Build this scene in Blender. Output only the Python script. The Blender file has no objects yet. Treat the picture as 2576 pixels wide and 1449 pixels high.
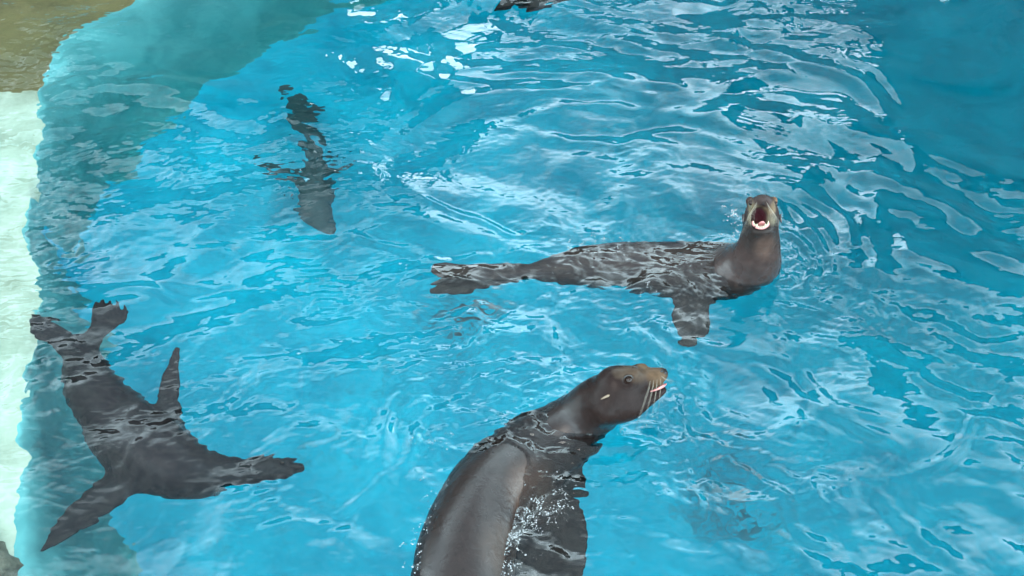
import bpy, math, random
import numpy as np
import openvdb
from mathutils import Vector, Matrix, Quaternion
from mathutils.bvhtree import BVHTree

random.seed(7)
rng = np.random.default_rng(7)
S = bpy.context.scene
COL = S.collection
PI = math.pi

# ------------------------------------------------------------------ camera, light, exposure
CAM_H = 4.2
PITCH = math.radians(45)
HFOV = math.radians(50)
cam_d = bpy.data.cameras.new('camera')
cam = bpy.data.objects.new('camera', cam_d)
COL.objects.link(cam)
cam.location = (0, 0, CAM_H)
cam.rotation_euler = (PI / 2 - PITCH, 0, 0)
cam_d.sensor_width = 36
cam_d.angle = HFOV
cam_d.clip_end = 500
S.camera = cam

SUN_EL, SUN_AZ = math.radians(58), math.radians(215)
w = bpy.data.worlds.new('World')
S.world = w
w.use_nodes = True
nt = w.node_tree
bg = nt.nodes['Background']
sky = nt.nodes.new('ShaderNodeTexSky')
sky.sky_type = 'NISHITA'
sky.sun_disc = False
sky.sun_elevation = SUN_EL
sky.sun_rotation = SUN_AZ
tc = nt.nodes.new('ShaderNodeTexCoord')
cn = nt.nodes.new('ShaderNodeTexNoise')
cn.inputs['Scale'].default_value = 3.8
cn.inputs['Detail'].default_value = 5
cr = nt.nodes.new('ShaderNodeMapRange')
cr.inputs['From Min'].default_value = 0.40
cr.inputs['From Max'].default_value = 0.60
cr.inputs['To Min'].default_value = 0.35
cr.inputs['To Max'].default_value = 1.0
cm = nt.nodes.new('ShaderNodeMix')
cm.data_type = 'RGBA'
gsep = nt.nodes.new('ShaderNodeSeparateXYZ')
ghz = nt.nodes.new('ShaderNodeMapRange')
ghz.inputs['From Min'].default_value = 0.5
ghz.inputs['From Max'].default_value = 0.78
ghz.inputs['To Min'].default_value = 3.0
ghz.inputs['To Max'].default_value = 0.72
gsc = nt.nodes.new('ShaderNodeVectorMath'); gsc.operation = 'SCALE'
gsc.inputs[0].default_value = (8.3, 11.0, 12.0)
nt.links.new(tc.outputs['Generated'], gsep.inputs[0])
nt.links.new(gsep.outputs['Z'], ghz.inputs['Value'])
grt = nt.nodes.new('ShaderNodeMapRange')      # sky gain added towards the right to brighten the reflections in the water
grt.inputs['From Min'].default_value = 0.0
grt.inputs['From Max'].default_value = 0.38
grt.inputs['To Min'].default_value = 1.0
grt.inputs['To Max'].default_value = 1.55
gmu = nt.nodes.new('ShaderNodeMath'); gmu.operation = 'MULTIPLY'
nt.links.new(gsep.outputs['X'], grt.inputs['Value'])
nt.links.new(ghz.outputs['Result'], gmu.inputs[0])
nt.links.new(grt.outputs['Result'], gmu.inputs[1])
nt.links.new(gmu.outputs[0], gsc.inputs['Scale'])
nt.links.new(gsc.outputs[0], cm.inputs[6 if False else 7])
nt.links.new(tc.outputs['Generated'], cn.inputs['Vector'])
nt.links.new(cn.outputs['Fac'], cr.inputs['Value'])
nt.links.new(cr.outputs['Result'], cm.inputs[0])
nt.links.new(sky.outputs['Color'], cm.inputs[6])
nt.links.new(cm.outputs[2], bg.inputs['Color'])
bg.inputs['Strength'].default_value = 0.15

sun_d = bpy.data.lights.new('sun', 'SUN')
sun = bpy.data.objects.new('sun', sun_d)
COL.objects.link(sun)
sun_d.energy = 1.0
sun_d.angle = math.radians(32)
sun_d.color = (1.0, 0.95, 0.87)
sdir = Vector((math.sin(SUN_AZ) * math.cos(SUN_EL), math.cos(SUN_AZ) * math.cos(SUN_EL), math.sin(SUN_EL)))
sun.rotation_euler = sdir.to_track_quat('Z', 'Y').to_euler()

S.view_settings.view_transform = 'Standard'
S.view_settings.look = 'None'
S.view_settings.gamma = 1
S.view_settings.exposure = 1.12
S.cycles.max_bounces = 10
S.cycles.transmission_bounces = 8

# ------------------------------------------------------------------ measuring helpers
FPX = 1288 / math.tan(HFOV / 2)
RGT = Vector((1, 0, 0))
UPV = Vector((0, math.sin(PITCH), math.cos(PITCH)))
FWD = Vector((0, math.cos(PITCH), -math.sin(PITCH)))
CAM = Vector((0, 0, CAM_H))


def ray(px, py):
    return (FWD + RGT * ((px - 1288) / FPX) + UPV * ((724.5 - py) / FPX)).normalized()


def P(px, py, z=0.0):
    """place at height z that is sighted at (px, py) of a 2576 wide picture; below the water the sight line is bent"""
    d = ray(px, py)
    if z >= 0:
        return CAM + d * ((z - CAM_H) / d.z)
    s = CAM + d * (-CAM_H / d.z)
    h = Vector((d.x, d.y, 0))
    si = h.length / 1.333
    r = h.normalized() * si + Vector((0, 0, -math.sqrt(1 - si * si)))
    return s + r * (z / r.z)


def mpp(p):
    return (p - CAM).dot(FWD) / FPX


def V3(r, u, t):
    """direction given as right / up / towards the viewer"""
    return (RGT * r + UPV * u - FWD * t).normalized()


def tag(o, label=None, cat=None, group=None, kind=None):
    if label: o['label'] = label
    if cat: o['category'] = cat
    if group: o['group'] = group
    if kind: o['kind'] = kind
    return o


def mesh_obj(name, verts, faces, mat=None, parent=None, smooth=True, loc=(0, 0, 0)):
    me = bpy.data.meshes.new(name)
    loc = Vector(loc)
    v = np.asarray(verts, dtype=np.float32) - np.array(loc, dtype=np.float32)
    me.vertices.add(len(v))
    me.vertices.foreach_set('co', v.ravel())
    if isinstance(faces, np.ndarray):
        n = faces.shape[1]
        me.loops.add(faces.size)
        me.loops.foreach_set('vertex_index', faces.astype(np.int32).ravel())
        me.polygons.add(len(faces))
        me.polygons.foreach_set('loop_start', np.arange(0, faces.size, n, dtype=np.int32))
        me.update(calc_edges=True)
    else:
        me.clear_geometry()
        me.from_pydata([tuple(x) for x in v], [], faces)
        me.update()
    if smooth:
        me.polygons.foreach_set('use_smooth', np.ones(len(me.polygons), dtype=bool))
    if mat: me.materials.append(mat)
    o = bpy.data.objects.new(name, me)
    COL.objects.link(o)
    o.location = loc
    if parent:
        o.parent = parent
        o.location = loc - parent.location
    return o


# ------------------------------------------------------------------ noise in numpy
def perlin(x, y, seed=0):
    r = np.random.default_rng(seed)
    N = 256
    ang = r.random((N, N)) * 2 * PI
    gx, gy = np.cos(ang), np.sin(ang)
    xi = np.floor(x).astype(np.int64); yi = np.floor(y).astype(np.int64)
    fx = x - xi; fy = y - yi
    u = fx * fx * fx * (fx * (fx * 6 - 15) + 10)
    v = fy * fy * fy * (fy * (fy * 6 - 15) + 10)
    def g(ix, iy, dx, dy):
        a = ix % N; b = iy % N
        return gx[a, b] * dx + gy[a, b] * dy
    n00 = g(xi, yi, fx, fy); n10 = g(xi + 1, yi, fx - 1, fy)
    n01 = g(xi, yi + 1, fx, fy - 1); n11 = g(xi + 1, yi + 1, fx - 1, fy - 1)
    return ((n00 * (1 - u) + n10 * u) * (1 - v) + (n01 * (1 - u) + n11 * u) * v) * 1.5


def gauss(x, y, c, r):
    return np.exp(-((x - c[0]) ** 2 + (y - c[1]) ** 2) / (r * r))


# ------------------------------------------------------------------ materials
def mat_new(name):
    m = bpy.data.materials.new(name)
    m.use_nodes = True
    return m, m.node_tree, m.node_tree.nodes['Principled BSDF']


def node(t, kind, **kw):
    n = t.nodes.new(kind)
    for k, v in kw.items():
        if k.startswith('_'): setattr(n, k[1:], v)
        else: n.inputs[k.replace('_', ' ')].default_value = v
    return n


def mottled(name, c1, c2, scale=3.0, rough=0.6, bump=0.3, bscale=30, c3=None, detail=8, bdist=0.01):
    m, t, b = mat_new(name)
    co = t.nodes.new('ShaderNodeTexCoord')
    n = node(t, 'ShaderNodeTexNoise', Scale=scale, Detail=detail, Roughness=0.62)
    t.links.new(co.outputs['Object'], n.inputs['Vector'])
    r = t.nodes.new('ShaderNodeValToRGB')
    r.color_ramp.elements[0].position = 0.36
    r.color_ramp.elements[1].position = 0.64
    r.color_ramp.elements[0].color = (*c1, 1)
    r.color_ramp.elements[1].color = (*c2, 1)
    if c3:
        e = r.color_ramp.elements.new(0.74); e.color = (*c3, 1)
    t.links.new(n.outputs['Fac'], r.inputs['Fac'])
    t.links.new(r.outputs['Color'], b.inputs['Base Color'])
    b.inputs['Roughness'].default_value = rough
    n2 = node(t, 'ShaderNodeTexNoise', Scale=bscale, Detail=6)
    t.links.new(co.outputs['Object'], n2.inputs['Vector'])
    bu = node(t, 'ShaderNodeBump', Strength=bump, Distance=bdist)
    t.links.new(n2.outputs['Fac'], bu.inputs['Height'])
    t.links.new(bu.outputs['Normal'], b.inputs['Normal'])
    return m


def plain(name, c, rough=0.5, sss=0.0):
    m, t, b = mat_new(name)
    b.inputs['Base Color'].default_value = (*c, 1)
    b.inputs['Roughness'].default_value = rough
    return m


# pool paint with worn, algae-tinged patches
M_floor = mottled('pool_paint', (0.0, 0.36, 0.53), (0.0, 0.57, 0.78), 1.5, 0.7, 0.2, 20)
_t = M_floor.node_tree
_b = _t.nodes['Principled BSDF']
_src = _b.inputs['Base Color'].links[0].from_socket
_n = node(_t, 'ShaderNodeTexNoise', Scale=4.5, Detail=10, Roughness=0.75, Distortion=0.8)
_t.links.new([x for x in _t.nodes if x.type == 'TEX_COORD'][0].outputs['Object'], _n.inputs['Vector'])
_m = node(_t, 'ShaderNodeMapRange')
_m.inputs['From Min'].default_value = 0.55; _m.inputs['From Max'].default_value = 0.72; _m.inputs['To Max'].default_value = 0.55
_t.links.new(_n.outputs['Fac'], _m.inputs['Value'])
_x = _t.nodes.new('ShaderNodeMix'); _x.data_type = 'RGBA'
_x.inputs[7].default_value = (0.005, 0.20, 0.26, 1)       # thin algae
_t.links.new(_m.outputs['Result'], _x.inputs[0]); _t.links.new(_src, _x.inputs[6]); _t.links.new(_x.outputs[2], _b.inputs['Base Color'])
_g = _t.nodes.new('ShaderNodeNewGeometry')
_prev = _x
for (_px, _py, _rad) in ((1900, 1200, .55), (2060, 1120, .35), (1170, 800, .35)):     # reddish reflections on the water, painted into the floor colour as mauve patches
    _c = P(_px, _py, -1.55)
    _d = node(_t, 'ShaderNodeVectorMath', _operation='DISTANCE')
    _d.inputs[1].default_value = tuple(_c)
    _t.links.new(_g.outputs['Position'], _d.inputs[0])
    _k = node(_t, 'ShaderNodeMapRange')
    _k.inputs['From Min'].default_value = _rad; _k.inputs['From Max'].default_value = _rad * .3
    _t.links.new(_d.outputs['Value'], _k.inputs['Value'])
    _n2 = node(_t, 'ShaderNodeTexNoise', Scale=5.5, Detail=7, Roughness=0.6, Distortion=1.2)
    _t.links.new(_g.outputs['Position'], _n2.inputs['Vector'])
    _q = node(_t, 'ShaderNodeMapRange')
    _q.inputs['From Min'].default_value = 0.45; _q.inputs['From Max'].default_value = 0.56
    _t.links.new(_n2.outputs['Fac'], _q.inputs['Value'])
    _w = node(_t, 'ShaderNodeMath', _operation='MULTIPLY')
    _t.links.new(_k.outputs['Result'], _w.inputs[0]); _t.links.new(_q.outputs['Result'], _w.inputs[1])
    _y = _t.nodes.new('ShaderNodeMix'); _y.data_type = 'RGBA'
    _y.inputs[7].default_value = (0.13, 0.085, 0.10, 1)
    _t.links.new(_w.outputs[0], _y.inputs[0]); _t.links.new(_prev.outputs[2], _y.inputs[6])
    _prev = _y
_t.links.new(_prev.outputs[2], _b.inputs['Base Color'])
M_slope = mottled('algae_plaster', (0.06, 0.24, 0.25), (0.13, 0.37, 0.38), 2.4, 0.8, 0.4, 14)
M_cream = mottled('cream_plaster', (0.30, 0.30, 0.22), (0.52, 0.51, 0.41), 3.6, 0.8, 0.6, 14, (0.60, 0.58, 0.48))
M_brown = mottled('brown_rock', (0.11, 0.075, 0.025), (0.20, 0.135, 0.048), 2.0, 0.85, 0.9, 9, (0.17, 0.12, 0.05), bdist=0.03)
M_deck = mottled('deck_concrete', (0.30, 0.28, 0.25), (0.42, 0.40, 0.36), 3, 0.85, 0.5, 40)
M_dark = mottled('dark_timber', (0.030, 0.026, 0.02), (0.055, 0.045, 0.035), 3, 0.8, 0.4, 30)
M_roof = mottled('roof_shingle', (0.05, 0.045, 0.042), (0.085, 0.075, 0.07), 3, 0.85, 0.5, 40)


def fur_material(name='wet_fur', rough=0.26):
    m, t, b = mat_new(name)
    at = t.nodes.new('ShaderNodeAttribute'); at.attribute_name = 'fur'
    co = t.nodes.new('ShaderNodeTexCoord')
    n = node(t, 'ShaderNodeTexNoise', Scale=22, Detail=8, Roughness=0.7)
    t.links.new(co.outputs['Object'], n.inputs['Vector'])
    mr = node(t, 'ShaderNodeMapRange')
    mr.inputs['From Min'].default_value = 0.3; mr.inputs['From Max'].default_value = 0.7
    mr.inputs['To Min'].default_value = 0.72; mr.inputs['To Max'].default_value = 1.25
    t.links.new(n.outputs['Fac'], mr.inputs['Value'])
    mx = t.nodes.new('ShaderNodeVectorMath'); mx.operation = 'SCALE'
    t.links.new(at.outputs['Color'], mx.inputs[0])
    t.links.new(mr.outputs['Result'], mx.inputs['Scale'])
    t.links.new(mx.outputs[0], b.inputs['Base Color'])
    n3 = node(t, 'ShaderNodeTexNoise', Scale=7, Detail=3)
    t.links.new(co.outputs['Object'], n3.inputs['Vector'])
    m3 = node(t, 'ShaderNodeMapRange')
    m3.inputs['To Min'].default_value = rough - 0.08; m3.inputs['To Max'].default_value = rough + 0.12
    t.links.new(n3.outputs['Fac'], m3.inputs['Value'])
    t.links.new(m3.outputs['Result'], b.inputs['Roughness'])
    # wet fur reflects less where water lies against it
    ge = t.nodes.new('ShaderNodeNewGeometry')
    sp = t.nodes.new('ShaderNodeSeparateXYZ')
    t.links.new(ge.outputs['Position'], sp.inputs[0])
    m4 = node(t, 'ShaderNodeMapRange')
    m4.inputs['From Min'].default_value = -0.02; m4.inputs['From Max'].default_value = 0.01
    m4.inputs['To Min'].default_value = 0.06; m4.inputs['To Max'].default_value = 0.27
    t.links.new(sp.outputs['Z'], m4.inputs['Value'])
    m5 = node(t, 'ShaderNodeMapRange')          # the raised heads have shed their water film
    m5.inputs['From Min'].default_value = 0.08; m5.inputs['From Max'].default_value = 0.17
    m5.inputs['To Min'].default_value = 1.0; m5.inputs['To Max'].default_value = 0.18
    t.links.new(sp.outputs['Z'], m5.inputs['Value'])
    mu = node(t, 'ShaderNodeMath', _operation='MULTIPLY')
    t.links.new(m4.outputs['Result'], mu.inputs[0]); t.links.new(m5.outputs['Result'], mu.inputs[1])
    t.links.new(mu.outputs[0], b.inputs['Specular IOR Level'])
    n2 = node(t, 'ShaderNodeTexNoise', Scale=130, Detail=3)
    t.links.new(co.outputs['Object'], n2.inputs['Vector'])
    bu = node(t, 'ShaderNodeBump', Strength=0.22, Distance=0.003)
    t.links.new(n2.outputs['Fac'], bu.inputs['Height'])
    n5 = node(t, 'ShaderNodeTexNoise', Scale=16, Detail=4, Distortion=1.5)
    t.links.new(co.outputs['Object'], n5.inputs['Vector'])
    b2 = node(t, 'ShaderNodeBump', Strength=0.14, Distance=0.012)
    t.links.new(n5.outputs['Fac'], b2.inputs['Height'])
    t.links.new(bu.outputs['Normal'], b2.inputs['Normal'])
    t.links.new(b2.outputs['Normal'], b.inputs['Normal'])
    return m


M_fur = fur_material()
M_eye = plain('eye_wet', (0.012, 0.006, 0.004), 0.04)
M_eye.node_tree.nodes['Principled BSDF'].inputs['Specular IOR Level'].default_value = 0.22
M_lid = plain('eyelid_skin', (0.015, 0.012, 0.011), 0.3)
M_nose = plain('nose_skin', (0.008, 0.008, 0.009), 0.25)
M_pink = mottled('mouth_pink', (0.30, 0.10, 0.095), (0.44, 0.18, 0.165), 40, 0.3, 0.3, 200, bdist=0.002)
M_gum = plain('gum_dark', (0.03, 0.012, 0.014), 0.3)
M_tooth = plain('tooth_ivory', (0.55, 0.48, 0.34), 0.3)
M_whisk = plain('whisker_pale', (0.22, 0.19, 0.15), 0.4)
M_foam = plain('foam_white', (0.80, 0.82, 0.82), 0.2)
M_foam.node_tree.nodes['Principled BSDF'].inputs['Transmission Weight'].default_value = 0.8
M_foam.node_tree.nodes['Principled BSDF'].inputs['IOR'].default_value = 1.2

# ------------------------------------------------------------------ setting: basin, ledges, deck, pavilion
def smooth01(t):
    t = np.clip(t, 0, 1)
    return t * t * (3 - 2 * t)


def curve_x(pts):
    """polyline sighted in the picture, as x = f(y) on the ground plane z"""
    ps = sorted([(p.y, p.x) for p in pts])
    return np.array([a for a, _ in ps]), np.array([b for _, b in ps])


# inner edge of the blue floor, and inner edge of the pale ledge
blue_edge = curve_x([P(335, 1449, -0.5), P(300, 1300, -1.45), P(265, 1100, -1.45), P(250, 900, -1.45), P(190, 740, -1.45), P(235, 600, -1.45),
                     P(300, 460, -1.45), P(440, 310, -1.45), P(590, 190, -1.45), P(730, 90, -1.45), P(860, 0, -1.45), P(1010, -60, -1.45), P(1300, -140, -1.45)])
cream_edge = curve_x([P(30, 1449, -0.25), P(40, 1300, -0.25), P(48, 1150, -0.25), P(40, 1000, -0.25), P(95, 820, -0.25), P(85, 700, -0.25), P(58, 560, -0.25), P(80, 430, -0.25),
                      P(98, 260, -0.25), P(105, 180, -0.25), P(150, 90, -0.25), P(330, 0, -0.25), P(400, -60, -0.25), P(430, -130, -0.25)])


def basin(x, y):
    xb = np.interp(y, *blue_edge); xc = np.interp(y, *cream_edge)
    t = smooth01((xb - x) / np.maximum(xb - xc, 0.05))
    depth = 1.40 + 0.75 * smooth01((x + 0.2) / 3.0) + 0.45 * smooth01((y - 4) / 3.5) * smooth01((x + 2.5) / 3)
    z = -depth * (1 - t) - 0.30 * t
    z += 0.03 * perlin(x * 1.4, y * 1.4, 31) + 0.012 * perlin(x * 5, y * 5, 32)
    return z, xb, xc


XW0, XW1, YW0, YW1 = -6.5, 8.0, 0.6, 10.5
gy = np.concatenate([np.arange(YW0, 2.0, 0.1), np.arange(2.0, 8.2, 0.03), np.arange(8.2, YW1 + .01, 0.1)])
y_brown = P(60, 235, -0.3).y
gy[np.argmin(abs(gy - y_brown))] = y_brown


def strip(name, xa, xb_, n, mat, label, ya=-99, yb=99, power=1.0):
    rows = gy[(gy >= ya - 1e-6) & (gy <= yb + 1e-6)]
    t = np.linspace(0, 1, n + 1) ** power
    a = xa(rows)[:, None]; b = xb_(rows)[:, None]
    X = a + (b - a) * t[None, :]
    Yg = np.repeat(rows[:, None], n + 1, 1)
    if name in ('pool_ledge', 'pool_shelf'):      # uneven seam between plaster and rock
        Yg = Yg + np.exp(-((Yg - y_brown) / .25) ** 2) * (.05 * perlin(X * 2.1, X * 0 + 3.3, 12) + .025 * perlin(X * 6, X * 0 + 1.3, 13))
    Zg, _, _ = basin(X, Yg)
    idx = np.arange(X.size).reshape(X.shape)
    q = np.stack([idx[:-1, :-1], idx[:-1, 1:], idx[1:, 1:], idx[1:, :-1]], -1).reshape(-1, 4)
    return tag(mesh_obj(name, np.stack([X, Yg, Zg], -1).reshape(-1, 3), q, mat), label, kind='structure')


def e_blue(y): return np.interp(y, *blue_edge) + 0.10 * perlin(y * 3, y * 0 + 2.2, 5) + 0.02 * perlin(y * 9, y * 0 + 2.7, 6)
def e_cream(y): return np.interp(y, *cream_edge) + 0.045 * perlin(y * 3.3, y * 0 + 7.2, 9) + 0.02 * perlin(y * 10, y * 0 + 4.7, 10)
def e_left(y): return y * 0 + XW0
def e_right(y): return y * 0 + XW1


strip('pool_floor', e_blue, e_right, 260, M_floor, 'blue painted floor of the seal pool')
strip('pool_slope', e_cream, e_blue, 50, M_slope, 'grey green sloping side of the pool under water')
strip('pool_ledge', e_left, e_cream, 70, M_cream, 'pale cream underwater ledge along the left side', yb=y_brown)
strip('pool_shelf', e_left, e_cream, 70, M_brown, 'brown rocky underwater shelf in the far left corner', ya=y_brown)


def box(name, x0, x1, y0, y1, z0, z1, mat, parent=None, kind=None, label=None):
    v = [(x, y, z) for z in (z0, z1) for y in (y0, y1) for x in (x0, x1)]
    f = [(0, 2, 3, 1), (4, 5, 7, 6), (0, 1, 5, 4), (2, 6, 7, 3), (0, 4, 6, 2), (1, 3, 7, 5)]
    o = mesh_obj(name, v, f, mat, parent, smooth=False)
    if kind: o['kind'] = kind
    if label: o['label'] = label
    return o


D = -5.0
box('pool_wall', XW0 - 0.3, XW0, YW0 - 0.3, YW1 + 0.3, D, 0.25, M_cream, kind='structure')
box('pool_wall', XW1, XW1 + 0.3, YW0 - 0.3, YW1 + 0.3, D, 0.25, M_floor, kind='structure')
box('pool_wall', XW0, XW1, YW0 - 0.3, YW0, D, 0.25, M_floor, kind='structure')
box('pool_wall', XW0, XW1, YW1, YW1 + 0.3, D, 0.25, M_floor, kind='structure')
box('deck', XW1 + 0.3, 40, -30, 60, -0.3, 0.22, M_deck, kind='structure')
box('deck', -40, XW0 - 0.3, -30, 60, -0.3, 0.22, M_deck, kind='structure')
box('deck', XW0 - 0.3, XW1 + 0.3, YW1 + 0.3, 60, -0.3, 0.22, M_deck, kind='structure')
box('deck', XW0 - 0.3, XW1 + 0.3, -30, YW0 - 0.3, -0.3, 0.22, M_deck, kind='structure')


def building(name, label, x0, x1, y0, y1, h, over):
    e = bpy.data.objects.new(name, None); COL.objects.link(e)
    e.location = ((x0 + x1) / 2, (y0 + y1) / 2, 0.22)
    tag(e, label, 'building')
    box('wall', x0, x1, y0, y1, 0.22, h, M_dark, e)
    zr = h + 0.003
    yc = (y0 + y1) / 2
    v = [(x0 - over, y0 - over, zr), (x1 + over, y0 - over, zr), (x1 + over, y1 + over, zr), (x0 - over, y1 + over, zr),
         (x0 + 1.2, yc, h + 1.3), (x1 - 1.2, yc, h + 1.3)]
    mesh_obj('roof', v, [(3, 2, 1, 0), (0, 1, 5, 4), (2, 3, 4, 5), (1, 2, 5), (3, 0, 4)], M_roof, e, smooth=False)
    n = int((x1 - x0) / 1.6)
    for i in range(n + 1):
        x = x0 - over + 0.2 + i * (x1 - x0 + 2 * over - 0.4) / n
        box('post', x - 0.07, x + 0.07, y0 - over + 0.1, y0 - over + 0.24, 0.22, h, M_dark, e)
    return e


building('pavilion', 'dark low pavilion beyond the far left end, seen only reflected', -16.0, -1.6, 12.0, 16.0, 5.3, 0.8)
building('viewing_hall', 'tall dark hall beyond the far right end, seen only reflected', 6.1, 22.0, 11.6, 17.0, 7.4, 0.9)
building('connecting_wing', 'lower dark wing between the two larger buildings, seen only reflected', -0.7, 5.1, 12.8, 16.0, 3.5, 0.05)


def boulder(name, label, c, rad, seed):
    n, m = 48, 28
    v = []
    for i in range(m + 1):
        th = PI * i / m
        for j in range(n):
            ph = 2 * PI * j / n
            d = (math.sin(th) * math.cos(ph), math.sin(th) * math.sin(ph), math.cos(th))
            a, b = np.array([d[0] * 2 + d[2]]), np.array([d[1] * 2 - d[2] * .7])
            k = 1 + .045 * perlin(a * 8, b * 8, seed + 3)[0] + .16 * perlin(a, b, seed)[0] + .06 * perlin(a * 3, b * 3, seed + 1)[0]
            v.append((c[0] + rad[0] * k * d[0], c[1] + rad[1] * k * d[1], c[2] + rad[2] * k * d[2]))
    f = [(i * n + j, i * n + (j + 1) % n, (i + 1) * n + (j + 1) % n, (i + 1) * n + j) for i in range(m) for j in range(n)]
    f = [q[::-1] for q in f]
    return tag(mesh_obj(name, v, f, M_rock, None, True, c), label, 'rock')


M_rock = mottled('grey_brown_rock', (0.06, 0.047, 0.030), (0.17, 0.14, 0.10), 12, 0.85, 0.9, 24, (0.22, 0.20, 0.16), bdist=0.02)
bc = P(-150, 1500, -0.35)
boulder('boulder', 'rough grey brown boulder just under water in the bottom left corner', (bc.x - .04, bc.y - .04, -0.42), (.40, .48, .30), 40)

# ------------------------------------------------------------------ sculpting sea lions as smooth solids
BIG = 0.2


class Sculpt:
    def __init__(self, lo, hi, h):
        self.h = h
        self.lo = np.array(lo, dtype=np.float64)
        self.n = np.ceil((np.array(hi) - self.lo) / h).astype(int) + 1
        self.f = np.full(self.n, BIG, dtype=np.float32)

    def sub(self, c0, c1, m):
        a = np.maximum(np.floor((np.minimum(c0, c1) - m - self.lo) / self.h).astype(int), 0)
        b = np.minimum(np.ceil((np.maximum(c0, c1) + m - self.lo) / self.h).astype(int) + 1, self.n)
        if np.any(b <= a): return None
        sl = tuple(slice(a[i], b[i]) for i in range(3))
        ax = [(self.lo[i] + self.h * np.arange(a[i], b[i])).astype(np.float32) for i in range(3)]
        return sl, ax[0][:, None, None], ax[1][None, :, None], ax[2][None, None, :]

    def merge(self, g, k, op='add'):
        f = self.f
        if op == 'add':
            h = np.clip(0.5 + 0.5 * (f - g) / k, 0, 1)
            self.f = (f * (1 - h) + g * h - k * h * (1 - h)).astype(np.float32)
        else:
            h = np.clip(0.5 - 0.5 * (f + g) / k, 0, 1)
            self.f = (f * (1 - h) - g * h + k * h * (1 - h)).astype(np.float32)

    def sweep(self, pts, ra, rb, up, k=0.03, op='add', n=36, upd=None):
        """tube of elliptic section: ra across, rb along 'up'"""
        pts = [Vector(p) for p in pts]
        m = len(pts)
        def cr(a, t):
            a = np.array(a, dtype=float)
            i = min(int(t), m - 2); u = t - i
            p0 = a[max(i - 1, 0)]; p1 = a[i]; p2 = a[i + 1]; p3 = a[min(i + 2, m - 1)]
            return 0.5 * ((2 * p1) + (-p0 + p2) * u + (2 * p0 - 5 * p1 + 4 * p2 - p3) * u * u + (-p0 + 3 * p1 - 3 * p2 + p3) * u ** 3)
        ups = [Vector(q) for q in up] if isinstance(up, list) else [Vector(up)] * m
        T = np.linspace(0, m - 1 - 1e-6, n + 1)
        C = [cr(pts, t) for t in T]; A = [max(float(cr(ra, t)), 0.003) for t in T]; B = [max(float(cr(rb, t)), 0.003) for t in T]
        U = [cr(ups, t) for t in T]
        g = np.full(self.n, BIG, dtype=np.float32)
        for i in range(n):
            a, b = C[i], C[i + 1]
            rm = max(A[i], A[i + 1], B[i], B[i + 1])
            s = self.sub(a, b, rm + max(k, 0.01) + 0.02)
            if s is None: continue
            sl, x, y, z = s
            ab = b - a; L2 = float(ab @ ab); L = math.sqrt(L2)
            if L < 1e-7: continue
            tn = ab / L
            u = (U[i] + U[i + 1]) / 2
            u = u - tn * float(u @ tn); u /= max(np.linalg.norm(u), 1e-6)
            sd = np.cross(tn, u)
            dx, dy, dz = x - a[0], y - a[1], z - a[2]
            al = dx * tn[0] + dy * tn[1] + dz * tn[2]
            t = np.clip(al / L, 0, 1)
            rest = al - t * L
            R1 = A[i] + (A[i + 1] - A[i]) * t; R2 = B[i] + (B[i + 1] - B[i]) * t
            v = dx * sd[0] + dy * sd[1] + dz * sd[2]
            w_ = dx * u[0] + dy * u[1] + dz * u[2]
            mn = np.minimum(R1, R2)
            q = np.sqrt((v / R1) ** 2 + (w_ / R2) ** 2 + (rest / mn) ** 2)
            d = (q - 1) * mn
            g[sl] = np.minimum(g[sl], d)
        self.merge(g, k, op)

    def blur(self, n=4):
        f = self.f
        for _ in range(n):
            for ax in range(3):
                g = f.copy()
                a = [slice(None)] * 3; b = [slice(None)] * 3; c = [slice(None)] * 3
                a[ax] = slice(0, -2); b[ax] = slice(1, -1); c[ax] = slice(2, None)
                g[tuple(b)] = 0.25 * f[tuple(a)] + 0.5 * f[tuple(b)] + 0.25 * f[tuple(c)]
                f = g
        self.f = f

    def ell(self, c, ax, r, k=0.02, op='add'):
        """ellipsoid: ax = three directions, r = three radii"""
        c = np.array(c, dtype=float)
        s = self.sub(c, c, max(r) + k + 0.01)
        if s is None: return
        sl, x, y, z = s
        q = 0
        dx, dy, dz = x - c[0], y - c[1], z - c[2]
        for a, rr in zip(ax, r):
            q = q + ((dx * a[0] + dy * a[1] + dz * a[2]) / rr) ** 2
        d = ((np.sqrt(q) - 1) * min(r)).astype(np.float32)
        f = self.f[sl]
        if op == 'add':
            h = np.clip(0.5 + 0.5 * (f - d) / k, 0, 1)
            self.f[sl] = f * (1 - h) + d * h - k * h * (1 - h)
        else:
            h = np.clip(0.5 - 0.5 * (f + d) / k, 0, 1)
            self.f[sl] = f * (1 - h) - d * h + k * h * (1 - h)

    def mesh(self):
        f = np.clip(self.f, -4 * self.h, 4 * self.h)
        g = openvdb.FloatGrid(4 * self.h)
        g.copyFromArray(f.astype(np.float32))
        pts, q = g.convertToQuads(0.0)
        q = np.asarray(q)[:, ::-1]
        v = np.asarray(pts) * self.h + self.lo
        # orientation check
        a = v[q[:, 0]]; b = v[q[:, 1]]; c = v[q[:, 2]]
        vol = np.einsum('ij,ij->i', a, np.cross(b, c)).sum()
        if vol < 0: q = q[:, ::-1]
        return v, np.ascontiguousarray(q)


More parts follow.
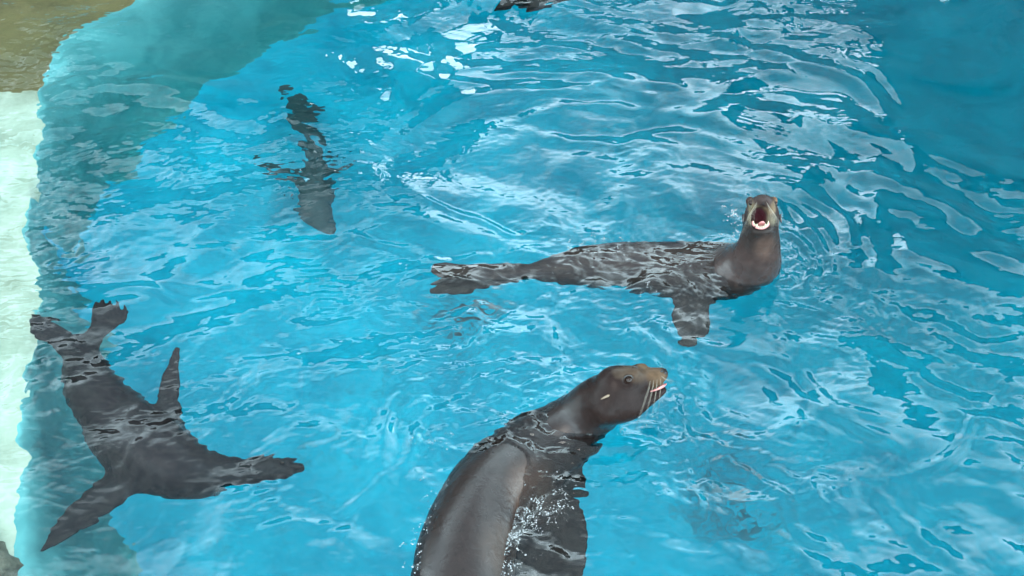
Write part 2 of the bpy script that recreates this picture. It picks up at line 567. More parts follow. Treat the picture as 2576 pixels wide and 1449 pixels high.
def finish(name, sc, label, base, loc, paint, group='sea lions in the pool'):
    v, q = sc.mesh()
    o = mesh_obj(name, v, q, M_fur, None, True, loc)
    tag(o, label, 'sea lion', group)
    c = np.tile(np.array([*base, 1.0]), (len(v), 1))
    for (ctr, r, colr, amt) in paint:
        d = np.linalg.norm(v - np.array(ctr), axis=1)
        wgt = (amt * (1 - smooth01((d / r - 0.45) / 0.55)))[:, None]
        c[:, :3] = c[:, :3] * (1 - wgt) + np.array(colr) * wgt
    at = o.data.color_attributes.new('fur', 'FLOAT_COLOR', 'POINT')
    at.data.foreach_set('color', c.astype(np.float32).ravel())
    bvh = BVHTree.FromPolygons([Vector(x) for x in v], [tuple(int(i) for i in f) for f in q])
    return o, bvh


def hit(bvh, px, py):
    r = bvh.ray_cast(CAM, ray(px, py))
    return r[0], r[1]


def ico(name, c, ax, r, mat, parent, seg=20, rings=12):
    v, f = [], []
    for i in range(rings + 1):
        th = PI * i / rings
        for j in range(seg):
            ph = 2 * PI * j / seg
            v.append(Vector(c) + ax[0] * (r[0] * math.sin(th) * math.cos(ph)) + ax[1] * (r[1] * math.sin(th) * math.sin(ph)) + ax[2] * (r[2] * math.cos(th)))
    for i in range(rings):
        for j in range(seg):
            a = i * seg + j; b = i * seg + (j + 1) % seg
            f.append((a, b, b + seg, a + seg))
    return mesh_obj(name, v, f, mat, parent, True, parent.location if False else c)


def tube(name, pts, rad, mat, parent, seg=6):
    pts = [Vector(p) for p in pts]
    v, f = [], []
    for i, p in enumerate(pts):
        t = (pts[min(i + 1, len(pts) - 1)] - pts[max(i - 1, 0)]).normalized()
        a = t.orthogonal().normalized(); b = t.cross(a)
        r = rad[i] if isinstance(rad, (list, tuple)) else rad
        for j in range(seg):
            an = 2 * PI * j / seg
            v.append(p + (a * math.cos(an) + b * math.sin(an)) * r)
    for i in range(len(pts) - 1):
        for j in range(seg):
            a = i * seg + j; b = i * seg + (j + 1) % seg
            f.append((a, b, b + seg, a + seg))
    f.append(tuple(range(seg))[::-1]); f.append(tuple(range((len(pts) - 1) * seg, len(pts) * seg)))
    return mesh_obj(name, v, f, mat, parent, True, pts[0])


def whisker(root, d, droop, length, parent, r0=0.00045):
    pts = []
    for i in range(9):
        t = i / 8
        pts.append(root + d * (length * t) + droop * (length * 0.35 * t * t))
    return tube('whisker', pts, [r0 * (1 - 0.75 * i / 8) for i in range(9)], M_whisk, parent, 5)


def spine(rows):
    """rows of (px, py, z, half width, half height); returns points and radii"""
    return [P(a, b, z) for a, b, z, _, _ in rows], [r[3] for r in rows], [r[4] for r in rows]


def bounds(rows_list, m=0.12):
    ps = [P(a, b, z) for rows in rows_list for a, b, z, _, _ in rows]
    rr = max(r[3] for rows in rows_list for r in rows)
    lo = [min(p[i] for p in ps) - rr - m for i in range(3)]
    hi = [max(p[i] for p in ps) + rr + m for i in range(3)]
    return lo, hi


FUR = (0.013, 0.008, 0.007)
ZUP = Vector((0, 0, 1))

# ---------------- animal in the foreground, head raised to the right
body = [(1165, 1640, -0.16, .20, .17), (1160, 1540, -0.135, .225, .195), (1162, 1449, -0.125, .225, .205), (1184, 1340, -0.120, .215, .20), (1230, 1235, -0.130, .205, .185),
        (1308, 1160, -0.165, .205, .175), (1390, 1108, -0.165, .190, .168), (1460, 1055, -0.065, .150, .150), (1513, 1010, 0.09, .126, .128), (1562, 984, 0.20, .098, .106)]
neck_head = P(1562, 984, 0.20)
k1 = mpp(neck_head)
DH = (neck_head - CAM).dot(FWD)


def Q(px, py, toward=0.0, depth=None):
    d = ray(px, py)
    return CAM + d * (((depth or DH) - toward) / d.dot(FWD))


lo, hi = bounds([body], 0.28)
lo[2] = min(lo[2], -0.62); hi[2] = max(hi[2], 0.52)
hi[0] += 0.12
sc = Sculpt(lo, hi, 0.0048)
p_, a_, b_ = spine(body)
sc.sweep(p_, a_, b_, ZUP, 0.01, n=100)
sc.blur(10)
HF = V3(0.93, 0.30, 0.10)                     # head forward
HU = (V3(-0.28, 0.86, 0.38) - HF * V3(-0.28, 0.86, 0.38).dot(HF)).normalized()
HS = HF.cross(HU).normalized()                # towards the viewer's side
if HS.dot(-FWD) < 0: HS = -HS
# skull to muzzle
sc.sweep([Q(1548, 972), Q(1585, 965), Q(1620, 955), Q(1648, 947, .005), Q(1664, 942, .008)],
         [.092, .083, .060, .048, .034], [.098, .086, .052, .041, .030], HU, 0.03, n=26)
# throat and lower jaw
sc.sweep([Q(1530, 1022), Q(1580, 1022), Q(1620, 1008, .004), Q(1650, 993, .008), Q(1669, 982, .010)],
         [.095, .078, .050, .034, .022], [.090, .064, .036, .021, .013], HU, 0.05, n=26)
# brows
for s, pp in ((1, (1590, 938)), (-1, (1608, 925))):
    sc.ell(Q(*pp, 0.055 if s > 0 else -0.03), (HF, HU, HS), (.034, .018, .024), 0.025)
# whisker pads
sc.ell(Q(1650, 957, .035), (HF, HU, HS), (.030, .024, .020), 0.018)
sc.ell(Q(1652, 948, -.035), (HF, HU, HS), (.028, .024, .020), 0.018)
# nose
sc.ell(Q(1668, 938, .012), (HF, HU, HS), (.018, .018, .024), 0.012)
# gape: wedge carved out between the jaws
mc = Q(1664, 970, .01)
JF = (Q(1676, 966, .01) - Q(1632, 985, .01)).normalized()
JU = (HU - JF * HU.dot(JF)).normalized()
sc.ell(mc, (JF, JU, HS), (.050, .011, .060), 0.006, 'cut')
# eye socket, nostrils
sc.ell(Q(1581, 955, .098), (HF, HU, HS), (.025, .023, .028), 0.012, 'cut')
# neck fold where it leaves the water, flank fold
# foreflipper under water on the right, hind body continues out of view
fl = [(1320, 1215, -0.20, .13, .07), (1375, 1290, -0.20, .165, .035), (1385, 1370, -0.21, .170, .024), (1372, 1440, -0.22, .15, .018), (1350, 1520, -0.24, .10, .012)]
pf, af, bf = spine(fl)
sc.sweep(pf, af, bf, ZUP, 0.05, n=24)
fl2 = [(1400, 1130, -0.22, .11, .06), (1432, 1185, -0.27, .085, .03), (1448, 1228, -0.33, .05, .018)]
pf, af, bf = spine(fl2)
sc.sweep(pf, af, bf, ZUP, 0.05, n=16)
TAN = (0.075, 0.046, 0.027)
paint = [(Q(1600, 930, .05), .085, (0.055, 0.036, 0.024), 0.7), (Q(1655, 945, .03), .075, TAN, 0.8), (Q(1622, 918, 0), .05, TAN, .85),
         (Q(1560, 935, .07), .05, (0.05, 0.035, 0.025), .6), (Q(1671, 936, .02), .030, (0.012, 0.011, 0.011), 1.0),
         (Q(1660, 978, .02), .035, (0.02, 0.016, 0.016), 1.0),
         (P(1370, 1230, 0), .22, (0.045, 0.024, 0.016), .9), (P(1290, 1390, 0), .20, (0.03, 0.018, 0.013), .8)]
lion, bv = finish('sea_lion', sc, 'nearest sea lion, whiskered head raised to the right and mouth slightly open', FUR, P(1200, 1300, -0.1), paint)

# eye (near side) and its lid rim, ear, nostril, mouth lining, teeth, whiskers
h, nrm = hit(bv, 1581, 955)
ec = h - nrm * 0.006
ic = ico('eye', ec, (HF, HU, HS), (.0205, .019, .0195), M_eye, lion)
rim = []
for i in range(25):
    a = 2 * PI * i / 24
    rim.append(ec + nrm * 0.010 + (HF * math.cos(a) * .0225 + HU * math.sin(a) * .0205))
tube('eyelid', rim, .0038, M_lid, lion, 8)
h, nrm = hit(bv, 1529, 996)
EB = V3(-0.85, -0.40, 0.25)
tube('ear', [h - nrm * .004 + V3(.9, .5, 0) * .012, h + nrm * .007, h + nrm * .010 + EB * .018, h + nrm * .006 + EB * .036], [.003, .0065, .005, .0015],
     mottled('ear_skin', (.08, .05, .03), (.20, .14, .09), 30, .5, .2, 90), lion, 8)
for pp in ((1664, 934), (1674, 938)):
    h, nrm = hit(bv, *pp)
    if h: ico('nostril', h - nrm * .001, (HF, HU, HS), (.0075, .0045, .006), M_nose, lion, 12, 8)
mouth = [Q(1636, 985, .035), Q(1652, 980, .036), Q(1666, 972, .030), Q(1674, 967, .016), Q(1676, 965, .0)]
tube('lip', mouth, [.003, .0048, .0052, .005, .003], M_pink, lion, 8)
ico('tongue', Q(1660, 973, .012), (JF, JU, HS), (.030, .007, .020), M_pink, lion)
for i in range(6):
    tp = Q(1648 + i * 4.6, 981 - i * 2.6, .028 - i * .003)
    tube('tooth', [tp, tp + JU * (.008 if i not in (4,) else .014)], [.0022, .0006], M_tooth, lion, 6)
for i in range(12):
    r0, r1 = i % 4, i // 4
    px, py = 1636 + r0 * 8.5, 958 + r1 * 6 - r0 * 1.2
    h, nrm = hit(bv, px, py)
    if h is None: continue
    d = V3(-0.32 + 0.10 * r0, -0.90, 0.45 - 0.05 * r1)
    whisker(h, d, V3(-0.35, -0.75, 0.1), 0.145 - 0.022 * r0 + 0.012 * r1, lion)
for i in range(4):
    h, nrm = hit(bv, 1664 + i * 2, 946 + i * 3)
    if h: whisker(h, V3(.8, -.5 + .2 * i, .2), V3(.2, -.8, 0), .045, lion, .0006)

# ---------------- barking animal, neck upright, facing the viewer
body = [(1913, 566, 0.315, .088, .088), (1911, 600, 0.235, .105, .10), (1903, 642, 0.115, .130, .124), (1884, 670, -0.01, .172, .152), (1842, 678, -0.115, .198, .165), (1780, 678, -0.185, .202, .175),
        (1700, 674, -0.19, .200, .175), (1600, 668, -0.185, .180, .16), (1500, 668, -0.17, .152, .135), (1410, 676, -0.15, .095, .09), (1340, 682, -0.14, .06, .052), (1300, 684, -0.14, .045, .035)]
lo, hi = bounds([body, [(1090, 680, -.15, .1, .1), (1740, 850, -.35, .1, .1)]], 0.08)
hi[2] = 0.62
sc = Sculpt(lo, hi, 0.0055)
p_, a_, b_ = spine(body)
sc.sweep(p_, a_, b_, [Vector((0, 1, 0.2))] * 3 + [Vector((0, .7, .7))] + [ZUP] * 8, 0.01, n=100)
sc.blur(8)
hc = P(1913, 562, 0.32)
DH2 = (hc - CAM).dot(FWD)
q2 = lambda a, b, t=0.0: Q(a, b, t, DH2)
R, U, T = V3(1, 0, 0), V3(0, 1, 0), V3(0, 0, 1)
UF = V3(0.02, 0.62, 0.80)      # upper jaw axis
UU = (U - UF * U.dot(UF)).normalized()
sc.ell(q2(1916, 545, 0), (R, U, T), (.088, .105, .090), 0.03)
sc.sweep([q2(1916, 535, .02), q2(1917, 520, .07), q2(1917, 508, .115), q2(1916, 501, .145)], [.078, .066, .052, .034], [.060, .050, .036, .024], UU, 0.025, n=18)
for s in (-1, 1):
    sc.ell(q2(1916 + s * 15, 512, .115), (R, U, T), (.026, .030, .026), 0.02)
    sc.ell(q2(1916 + s * 30, 505, .045), (R, U, T), (.020, .022, .026), 0.022)
    sc.ell(q2(1915 + s * 23, 548, .06), (R, U, T), (.018, .055, .040), 0.025)     # cheek / lip corner
sc.ell(q2(1916, 497, .140), (R, U, T), (.024, .014, .016), 0.01)
# lower jaw
sc.sweep([q2(1914, 600, .01), q2(1914, 590, .06), q2(1914, 583, .10)], [.075, .060, .042], [.060, .036, .022], V3(0, .9, -.3), 0.025, n=14)
# mouth cavity
sc.ell(q2(1914, 547, .12), (R, U, T), (.044, .062, .12), 0.012, 'cut')
# flippers: near foreflipper hanging down, far one below the body, hind pair trailing
fl = [(1745, 715, -0.20, .09, .06), (1740, 755, -0.24, .100, .032), (1738, 800, -0.27, .100, .022), (1742, 838, -0.30, .082, .014), (1755, 856, -0.31, .05, .008)]
pf, af, bf = spine(fl)
sc.sweep(pf, af, bf, V3(0, .3, 1), 0.035, n=22)
for dy in (0, 1):
    if dy == 0:
        fl = [(1330, 682, -.14, .05, .04), (1260, 684, -.13, .060, .022), (1180, 686, -.12, .055, .016), (1115, 680, -.115, .060, .012), (1090, 676, -.11, .035, .008)]
    else:
        fl = [(1330, 688, -.17, .045, .04), (1250, 700, -.20, .055, .02), (1180, 708, -.24, .055, .015), (1120, 720, -.27, .055, .012), (1085, 726, -.29, .03, .008)]
    pf, af, bf = spine(fl)
    sc.sweep(pf, af, bf, V3(0, .5, 1), 0.02, n=22)
paint = [(q2(1915, 585, .06), .17, (.015, .012, .011), .85), (q2(1895, 520, .10), .055, (.13, .10, .06), .75), (q2(1938, 520, .10), .055, (.15, .10, .06), .75), (q2(1955, 505, .05), .04, (.16, .085, .045), .7),
         (q2(1893, 550, .08), .045, (.11, .09, .06), .7), (q2(1938, 552, .08), .045, (.11, .09, .06), .7),
         (q2(1916, 499, .13), .045, (.010, .011, .011), 1), (q2(1914, 545, .02), .075, (.05, .014, .018), 1.0),
         (q2(1935, 640, .1), .12, (.075, .045, .035), .6)]
lion, bv = finish('sea_lion', sc, 'sea lion barking with its mouth wide open, neck upright out of the water', (.030, .020, .018), P(1750, 670, -0.15), paint)
for px, py, s in ((1888, 510, -1), (1951, 513, 1)):
    h, nrm = hit(bv, px, py)
    if h is None: h = q2(1916 + s * 36, py, .03); nrm = V3(s, .2, .3)
    ico('eye', h - nrm * .004, (R, U, T), (.015, .015, .015), M_eye, lion)
for s, px in ((-1, 1878), (1, 1957)):
    c = q2(1916 + s * 36, 538, .0)
    tube('ear', [c, c + V3(s * .8, -.3, .2) * .022, c + V3(s * .55, -.8, .2) * .042, c + V3(s * .45, -.85, .2) * .058], [.009, .010, .007, .002], M_lid, lion, 8)
ico('tongue', q2(1914, 570, .060), (R, V3(0, .5, .85), V3(0, .85, -.5)), (.022, .050, .010), M_pink, lion)
gum = [q2(1914 + 20 * math.sin(a), 560 + 14.5 * math.cos(a), .088 + .028 * math.cos(a)) for a in np.linspace(-1.75, 1.75, 17)]
tube('gum', gum, .0062, M_pink, lion, 8)
for i, a in enumerate(np.linspace(-1.45, 1.45, 11)):
    p = q2(1914 + 19 * math.sin(a), 559 + 14 * math.cos(a), .092 + .028 * math.cos(a))
    big = i in (3, 7)
    tube('tooth', [p, p + V3(0, .8, .45) * (.019 if big else .011)], [.0045 if big else .0033, .001], M_tooth, lion, 6)
ico('nostril', q2(1912, 497, .157), (R, U, T), (.004, .006, .004), M_nose, lion, 10, 6)
ico('nostril', q2(1920, 497, .157), (R, U, T), (.004, .006, .004), M_nose, lion, 10, 6)
for s in (-1, 1):
    for i in range(7):
        h, nrm = hit(bv, 1916 + s * (12 + 2.2 * i), 508 + 3.5 * i)
        if h is None: continue
        whisker(h, V3(s * (.25 + .05 * i), -.75, .35), V3(-s * .1, -1, -.1), .085 + .006 * i, lion, .0005)

# ---------------- submerged animal at the left, seen from above
body = [(190, 878, -.26, .075, .06), (205, 915, -.26, .10, .09), (240, 985, -.27, .145, .13), (300, 1062, -.27, .180, .16), (372, 1128, -.27, .195, .17), (450, 1172, -.28, .165, .155),
        (530, 1190, -.32, .118, .12), (610, 1188, -.33, .080, .085), (680, 1176, -.33, .075, .072), (722, 1170, -.33, .052, .050), (760, 1166, -.29, .022, .025)]
fls = [([(190, 885, -.26, .05, .04), (160, 862, -.22, .062, .022), (120, 830, -.18, .066, .015), (92, 812, -.16, .050, .010), (80, 806, -.15, .02, .006)], ZUP),
       ([(215, 890, -.26, .05, .04), (235, 850, -.24, .050, .022), (260, 808, -.21, .074, .015), (277, 774, -.19, .098, .010)], ZUP),
       ([(420, 1100, -.28, .08, .05), (424, 1035, -.25, .062, .026), (424, 975, -.21, .052, .019), (434, 918, -.16, .036, .013), (446, 874, -.12, .018, .008)], ZUP),
       ([(330, 1195, -.28, .10, .05), (262, 1242, -.30, .095, .03), (195, 1295, -.30, .075, .021), (140, 1342, -.29, .042, .014), (98, 1384, -.28, .010, .008)], ZUP)]
lo, hi = bounds([body] + [f for f, _ in fls], 0.06)
lo[2] = -.6; hi[2] = 0.02
sc = Sculpt(lo, hi, 0.0055)
p_, a_, b_ = spine(body)
sc.sweep(p_, a_, b_, ZUP, 0.01, n=48)
sc.blur(5)
for f, u in fls:
    pf, af, bf = spine(f)
    sc.sweep(pf, af, bf, u, 0.04, n=24)
for k in range(5):                                     # toes of the spread hind flipper
    t = k / 4
    a = P(247 + 52 * t, 800 + 4 * t, -.20); b = P(240 + 72 * t, 770 - (3, 10, 6, 8, 4)[k] + 3 * t, -.18)
    sc.sweep([a, (a + b) / 2, b], [.017, .016, .008], [.010, .009, .006], ZUP, .008, n=6)
for k in range(3):
    a = P(100, 812 + 8 * k, -.17); b = P(80 + 5 * k, 800 + 14 * k, -.15)
    sc.sweep([a, (a + b) / 2, b], [.018, .016, .008], [.010, .009, .006], ZUP, .008, n=6)
sc.ell(P(722, 1190, -.30), (RGT, Vector((0, 1, 0)), ZUP), (.035, .022, .02), .02)
lion, bv = finish('sea_lion', sc, 'sea lion wholly under water at lower left with spread flippers near the pale ledge', (.014, .010, .011),
                  P(370, 1130, -.27), [])
for px, py in ((715, 1160),):
    ico('eye', P(px, py, -.255), (RGT, Vector((0, 1, 0)), ZUP), (.013, .013, .013), M_eye, lion)

# ---------------- deeper animal beyond, only a dim shape
body = [(745, 285, -1.25, .04, .03), (765, 335, -1.2, .075, .07), (788, 395, -1.12, .115, .10), (798, 450, -1.0, .13, .11), (797, 500, -.9, .11, .10), (812, 540, -.82, .08, .07), (830, 566, -.76, .052, .05), (840, 583, -.74, .025, .022)]
fls = [[(745, 292, -1.25, .03, .03), (733, 262, -1.27, .055, .012), (726, 240, -1.28, .04, .01)], [(752, 294, -1.25, .03, .03), (788, 284, -1.27, .045, .012), (816, 276, -1.28, .03, .01)],
       [(780, 460, -1.0, .06, .04), (715, 432, -1.08, .055, .018), (650, 405, -1.15, .03, .01)], [(815, 460, -1.0, .06, .04), (850, 432, -1.06, .045, .016), (870, 405, -1.12, .02, .01)]]
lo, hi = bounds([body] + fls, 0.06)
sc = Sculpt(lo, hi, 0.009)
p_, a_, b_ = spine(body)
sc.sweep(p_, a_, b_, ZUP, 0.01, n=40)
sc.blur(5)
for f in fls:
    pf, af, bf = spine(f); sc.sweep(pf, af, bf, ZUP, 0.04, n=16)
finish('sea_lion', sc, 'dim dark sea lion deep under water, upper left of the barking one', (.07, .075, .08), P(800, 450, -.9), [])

# ---------------- animal cut by the top edge of the view
body = [(1200, -60, -.30, .05, .05), (1260, -35, -.28, .10, .09), (1320, -14, -.25, .12, .11), (1390, -16, -.25, .12, .11), (1450, -36, -.3, .09, .09), (1500, -54, -.35, .05, .05)]
lo, hi = bounds([body], 0.1)
sc = Sculpt(lo, hi, 0.009)
p_, a_, b_ = spine(body)
sc.sweep(p_, a_, b_, ZUP, 0.01, n=30)
sc.blur(5)
for f in ([(1290, -5, -.16, .07, .04), (1262, 18, -.2, .05, .02), (1240, 30, -.24, .02, .01)], [(1360, -5, -.16, .07, .04), (1345, 22, -.22, .05, .02), (1320, 36, -.26, .02, .01)]):
    pf, af, bf = spine(f); sc.sweep(pf, af, bf, ZUP, 0.04, n=12)
finish('sea_lion', sc, 'sea lion just below the surface, cut by the top edge of the picture', (.02, .018, .018), P(1320, -10, -.15), [])

# ------------------------------------------------------------------ water
def arange_n(a, b, s): return np.arange(a, b, s)
wx = np.concatenate([arange_n(XW0, -4.3, .06), arange_n(-4.3, 4.3, .0085), arange_n(4.3, XW1 + .06, .06)])
wy = np.concatenate([arange_n(YW0, 2.2, .05), arange_n(2.2, 7.8, .0085), arange_n(7.8, YW1 + .06, .06)])
wx[-1] = XW1; wy[-1] = YW1
WX, WY = np.meshgrid(wx, wy)


def wake(x, y, pts, lam, wd, amp):
    """train of ripples running along a curve on the water"""
    q = [P(a, b) for a, b in pts]
    c = []
    for i in range(len(q) - 1):                     # smooth the curve
        p0, p1, p2, p3 = q[max(i - 1, 0)], q[i], q[i + 1], q[min(i + 2, len(q) - 1)]
        for k in range(5):
            u = k / 5
            c.append(0.5 * ((2 * p1) + (-p0 + p2) * u + (2 * p0 - 5 * p1 + 4 * p2 - p3) * u * u + (-p0 + 3 * p1 - 3 * p2 + p3) * u ** 3))
    c.append(q[-1])
    out = np.zeros_like(x)
    m = 2.6 * wd
    sel = (x > min(p.x for p in c) - m) & (x < max(p.x for p in c) + m) & (y > min(p.y for p in c) - m) & (y < max(p.y for p in c) + m)
    X, Y = x[sel], y[sel]
    X = X + .03 * perlin(X * 4, Y * 4, 51); Y = Y + .03 * perlin(X * 4, Y * 4, 52)
    best = np.full(X.shape, 9.0); sg = np.zeros_like(X); along = np.zeros_like(X)
    n = len(c) - 1
    for i in range(n):
        a, b = c[i], c[i + 1]
        dx, dy = b.x - a.x, b.y - a.y
        L = dx * dx + dy * dy + 1e-9
        t = np.clip(((X - a.x) * dx + (Y - a.y) * dy) / L, 0, 1)
        ex, ey = X - a.x - t * dx, Y - a.y - t * dy
        d = np.hypot(ex, ey)
        k = d < best
        best = np.where(k, d, best); sg = np.where(k, np.sign(ex * dy - ey * dx), sg); along = np.where(k, (i + t) / n, along)
    sd = best * sg
    w_ = np.exp(-(best / wd) ** 2) * smooth01(along / .22) * smooth01((1 - along) / .22) * (0.75 + .5 * perlin(X * 3, Y * 3, 53))
    out[sel] = 1.6 * amp * np.cos(2 * PI * sd / lam) * w_
    return out


WAKES = [
    ([(2030, 860), (2038, 950), (2090, 1020), (2180, 1060), (2260, 1050)], .13, .07, .0042),
    ([(1960, 950), (2080, 1040), (2200, 1100), (2300, 1140)], .16, .08, .0052),
    ([(2270, 1220), (2350, 1170), (2420, 1090), (2460, 1050), (2600, 1095)], .15, .08, .0055),
    ([(2270, 925), (2400, 990), (2480, 1000), (2590, 920)], .15, .08, .0050),
    ([(2340, 790), (2450, 860), (2590, 870)], .17, .09, .0050),
    ([(1010, 1200), (960, 1070), (1050, 965), (1200, 925), (1400, 915), (1540, 895)], .13, .09, .0036),
    ([(780, 1320), (980, 1210), (1070, 1060), (1230, 960)], .12, .08, .0030),
    ([(840, 575), (1000, 620), (1130, 650), (1320, 640)], .12, .07, .0042),
    ([(1050, 505), (1200, 555), (1310, 610)], .12, .06, .0036),
    ([(1600, 760), (1700, 850), (1880, 885), (2020, 910)], .14, .09, .0036),
    ([(1975, 500), (2055, 600), (2055, 690), (1990, 740)], .10, .07, .0034),
    ([(2010, 460), (2120, 560), (2140, 690), (2060, 800)], .15, .10, .0048),
    ([(1740, 980), (1790, 1110), (1900, 1155), (2000, 1120)], .11, .07, .0028),
    ([(700, 1040), (765, 1000), (740, 900), (640, 860)], .10, .05, .0024),
    ([(1840, 1190), (1960, 1250), (2010, 1330), (2120, 1400)], .13, .08, .0032),
    ([(2180, 1210), (2300, 1330), (2440, 1460)], .16, .10, .0034),
    ([(560, 1400), (760, 1310), (900, 1350), (980, 1440)], .14, .08, .0030),
    ([(150, 740), (330, 720), (480, 760), (640, 740)], .14, .08, .0036),
    ([(900, 760), (1000, 820), (1180, 800)], .12, .07, .0030),
    ([(1300, 330), (1500, 360), (1700, 330), (1900, 380)], .22, .12, .0055),
    ([(1750, 90), (1950, 130), (2150, 200), (2250, 330)], .26, .16, .0070),
    ([(1250, 180), (1500, 200), (1750, 230)], .22, .13, .0055),
    ([(2050, 420), (2250, 450), (2450, 560), (2570, 700)], .30, .18, .0075),
]


def water_h(x, y):
    L1 = P(1300, 1120); H1 = P(1500, 1030); L2 = P(1905, 650); L2b = P(1600, 670); L3 = P(330, 1100); W = P(1870, 1010)
    # large swell with warped crests
    wxp = x + 0.25 * perlin(x * 0.8, y * 0.8, 1); wyp = y + 0.25 * perlin(x * 0.8 + 9, y * 0.8, 2)
    h = 0.034 * perlin(wxp * 0.9, wyp * 1.25, 3)
    h += 0.022 * perlin(wxp * 1.8 + 3, wyp * 2.5, 4)
    calm = 1 - 0.75 * gauss(x, y, P(400, 1170), .34) - 0.5 * gauss(x, y, P(2400, 250), 1.1)
    patch = np.clip(0.55 + 1.1 * perlin(x * .75, y * .9, 16), 0.1, 1.2)
    h += 0.0088 * perlin(wxp * 3.2, wyp * 4.6 + 7, 5) * (0.5 + 0.5 * calm)
    h += 0.0042 * perlin(wxp * 6 + 2, wyp * 9.5, 15) * patch * calm
    h += 0.010 * smooth01((x - 0.9) / .8) * smooth01((4.8 - y) / .8) * (0.4 - np.abs(perlin(wxp * 1.3 + 1.1 * wyp, 1.5 * wyp - .8 * wxp, 18)))
    h += 0.010 * (0.35 - np.abs(perlin(wxp * 2.2 + 0.6 * wyp, wyp * 3.4 - 0.5 * wxp, 8))) * calm
    # agitation near the animals
    ag = np.clip(0.26 + 0.8 * gauss(x, y, L1, .7) + 0.34 * gauss(x, y, L2b, .6) + 0.6 * gauss(x, y, L2, .4) + 0.9 * gauss(x, y, P(300, 990), .33) + 0.8 * gauss(x, y, P(440, 1020), .25)
                 + 0.6 * gauss(x, y, P(1150, 850), .6) + 1.0 * gauss(x, y, P(790, 380), .55) + .75 * np.exp(-((x - e_cream(y)) / .32) ** 2) + .3 * gauss(x, y, P(1440, 1350), .3) + .9 * gauss(x, y, P(720, 1165), .22) + .7 * gauss(x, y, P(150, 1330), .3) + .5 * gauss(x, y, P(560, 1120), .2) + .5 * gauss(x, y, P(1750, 1150), .55) + .35 * gauss(x, y, P(2200, 1000), .6) + .4 * gauss(x, y, P(950, 1050), .4), 0, 1.15)
    ag *= calm * (0.35 + 1.1 * np.clip(perlin(x * 1.1, y * 1.1, 21) + 0.45, 0, 1))
    sw = 0.12 * perlin(x * 2.5, y * 2.5, 22)
    h += 1.35 * ag * (0.0052 * perlin((x + sw) * 6.0, (y + sw) * 9, 6) + 0.0036 * perlin((x + sw) * 11 + 3 * sw, (y - sw) * 20, 7) + 0.0019 * perlin((x + sw) * 23 + 3 * y, (y + sw) * 42, 9))
    for pts, lam, wd, amp in WAKES:
        h += wake(x, y, pts, lam, wd, amp)
    # rings and wakes
    def ring(c, lam, amp, r0, wd, sx=1.0, sy=1.0, ph=0.0):
        rr = np.hypot((x - c.x) * sx, (y - c.y) * sy) + 0.05 * perlin(x * 2, y * 2, 17)
        return amp * np.cos(2 * PI * rr / lam + ph) * np.exp(-((rr - r0) / wd) ** 2)
    right = smooth01((x - L2.x + 0.1) / 0.3)
    h += right * ring(L2, .10, .0030, .32, .14) + ring(L2, .22, .0040, .65, .25) * (0.3 + 0.7 * right)
    h += ring(H1, .085, .0022, .30, .13) + ring(L1, .16, .0038, .66, .17, 1.0, .9) * smooth01((L1.x + .5 - x) / .6)
    h += ring(W, .13, .0022, .28, .16) + ring(P(2150, 1150), .33, .005, .75, .3, 1, 1) * smooth01((x - 1.0) / .5)
    return h


WZ = water_h(WX, WY)
n_x, n_y = len(wx), len(wy)
idx = np.arange(n_x * n_y).reshape(n_y, n_x)
wq = np.stack([idx[:-1, :-1], idx[:-1, 1:], idx[1:, 1:], idx[1:, :-1]], -1).reshape(-1, 4)
mw = bpy.data.materials.new('water')
mw.use_nodes = True
t = mw.node_tree
t.nodes.remove(t.nodes['Principled BSDF'])
out = t.nodes['Material Output']
gl = t.nodes.new('ShaderNodeBsdfGlass')
gl.inputs['IOR'].default_value = 1.333
gl.inputs['Roughness'].default_value = 0.0
gl.inputs['Color'].default_value = (1, 1, 1, 1)
co = t.nodes.new('ShaderNodeTexCoord')
nn = node(t, 'ShaderNodeTexNoise', Scale=24, Detail=1, Roughness=0.4)
nm = node(t, 'ShaderNodeTexNoise', Scale=1.3, Detail=2)
mp = t.nodes.new('ShaderNodeMapping'); mp.inputs['Scale'].default_value = (0.7, 1.2, 1)
t.links.new(co.outputs['Object'], mp.inputs['Vector'])
t.links.new(mp.outputs['Vector'], nn.inputs['Vector'])
t.links.new(co.outputs['Object'], nm.inputs['Vector'])
mr = node(t, 'ShaderNodeMapRange')
mr.inputs['From Min'].default_value = 0.42; mr.inputs['From Max'].default_value = 0.68
mr.inputs['To Min'].default_value = 0.03; mr.inputs['To Max'].default_value = 0.28
t.links.new(nm.outputs['Fac'], mr.inputs['Value'])
bu = node(t, 'ShaderNodeBump', Distance=0.004)
t.links.new(mr.outputs['Result'], bu.inputs['Strength'])
t.links.new(nn.outputs['Fac'], bu.inputs['Height'])
t.links.new(bu.outputs['Normal'], gl.inputs['Normal'])
t.links.new(gl.outputs['BSDF'], out.inputs['Surface'])
va = t.nodes.new('ShaderNodeVolumeAbsorption')
va.inputs['Color'].default_value = (0.0, 0.77, 0.81, 1)
va.inputs['Density'].default_value = 0.55
vs = t.nodes.new('ShaderNodeVolumeScatter')
vs.inputs['Color'].default_value = (0.05, 0.85, 1.0, 1)
vs.inputs['Density'].default_value = 0.13
ad = t.nodes.new('ShaderNodeAddShader')
t.links.new(va.outputs['Volume'], ad.inputs[0]); t.links.new(vs.outputs['Volume'], ad.inputs[1])
t.links.new(ad.outputs['Shader'], out.inputs['Volume'])
wo = mesh_obj('water', np.stack([WX, WY, WZ], -1).reshape(-1, 3), wq, mw)
tag(wo, 'clear rippling blue pool water', kind='structure')


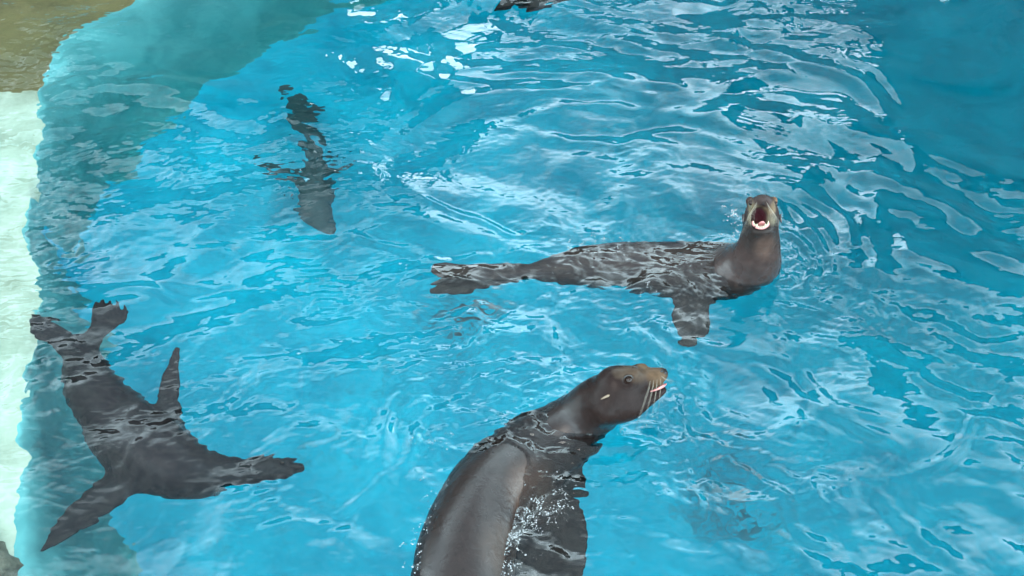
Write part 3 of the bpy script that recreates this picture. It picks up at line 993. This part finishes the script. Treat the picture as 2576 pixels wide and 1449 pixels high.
# ------------------------------------------------------------------ foam and bubbles lying on the water
def foam(name, label, clusters, seed):
    r = np.random.default_rng(seed)
    t_ = (1 + 5 ** .5) / 2
    iv = np.array([(-1, t_, 0), (1, t_, 0), (-1, -t_, 0), (1, -t_, 0), (0, -1, t_), (0, 1, t_), (0, -1, -t_), (0, 1, -t_), (t_, 0, -1), (t_, 0, 1), (-t_, 0, -1), (-t_, 0, 1)]) / math.hypot(1, t_)
    it = np.array([(0, 11, 5), (0, 5, 1), (0, 1, 7), (0, 7, 10), (0, 10, 11), (1, 5, 9), (5, 11, 4), (11, 10, 2), (10, 7, 6), (7, 1, 8), (3, 9, 4), (3, 4, 2), (3, 2, 6), (3, 6, 8), (3, 8, 9), (4, 9, 5), (2, 4, 11), (6, 2, 10), (8, 6, 7), (9, 8, 1)])
    pts, rad = [], []
    for (px, py, sx, sy, ang, n, r0, r1) in clusters:
        c = P(px, py)
        k = int(n / 5)
        for _ in range(k):                       # strings and clumps rather than an even scatter
            u, v = r.normal(0, 1, 2)
            x0 = c.x + sx * u * math.cos(ang) - sy * v * math.sin(ang)
            y0 = c.y + sx * u * math.sin(ang) + sy * v * math.cos(ang)
            d = r.random() * 2 * PI
            for q in range(r.integers(2, 9)):
                x0 += math.cos(d) * .008 + r.normal(0, .004); y0 += math.sin(d) * .008 + r.normal(0, .004); d += r.normal(0, .7)
                pts.append((x0, y0)); rad.append(r0 + (r1 - r0) * r.random() ** 3)
    pts = np.array(pts); rad = np.array(rad)
    z = water_h(pts[:, 0], pts[:, 1])
    c = np.stack([pts[:, 0], pts[:, 1], z + rad * .15], -1)
    v = (c[:, None, :] + rad[:, None, None] * iv[None] * np.array([1, 1, .7])).reshape(-1, 3)
    f = (it[None] + 12 * np.arange(len(c))[:, None, None]).reshape(-1, 3)
    o = mesh_obj(name, v, f, M_foam, None, True, (float(c[0, 0]), float(c[0, 1]), 0))
    return tag(o, label, 'foam', kind='stuff')


foam('foam', 'white froth beside the nearest sea lion', [
    (1330, 1295, .07, .04, .9, 420, .001, .0045), (1290, 1350, .05, .02, 1.2, 200, .0015, .006), (1380, 1270, .06, .04, .5, 150, .0012, .005),
    (1085, 1340, .035, .12, 0, 260, .001, .004), (1070, 1420, .06, .05, 0, 120, .0012, .005), (1270, 1430, .02, .05, 0, 90, .0015, .005), (1410, 1210, .05, .05, 0, 60, .001, .004),
    (1100, 1105, .05, .03, 0, 70, .001, .004), (1530, 1075, .08, .02, .2, 60, .001, .004), (1620, 1060, .06, .05, .4, 45, .001, .003), (1290, 1030, .10, .02, .7, 60, .001, .003),
    (1200, 900, .3, .25, 0, 60, .0008, .0025)], 3)
foam('foam', 'white froth around the barking sea lion', [
    (1850, 600, .05, .05, 0, 90, .0015, .006), (1845, 545, .012, .05, .1, 90, .002, .007), (1900, 690, .06, .015, -.2, 90, .0015, .005), (1800, 610, .08, .03, 0, 90, .001, .004),
    (1600, 650, .25, .05, -.4, 230, .001, .0045), (1500, 620, .12, .04, .2, 120, .001, .004), (1640, 720, .03, .06, .3, 90, .001, .004), (1700, 660, .15, .06, 0, 80, .001, .004), (1400, 670, .1, .03, 0, 50, .001, .003)], 4)
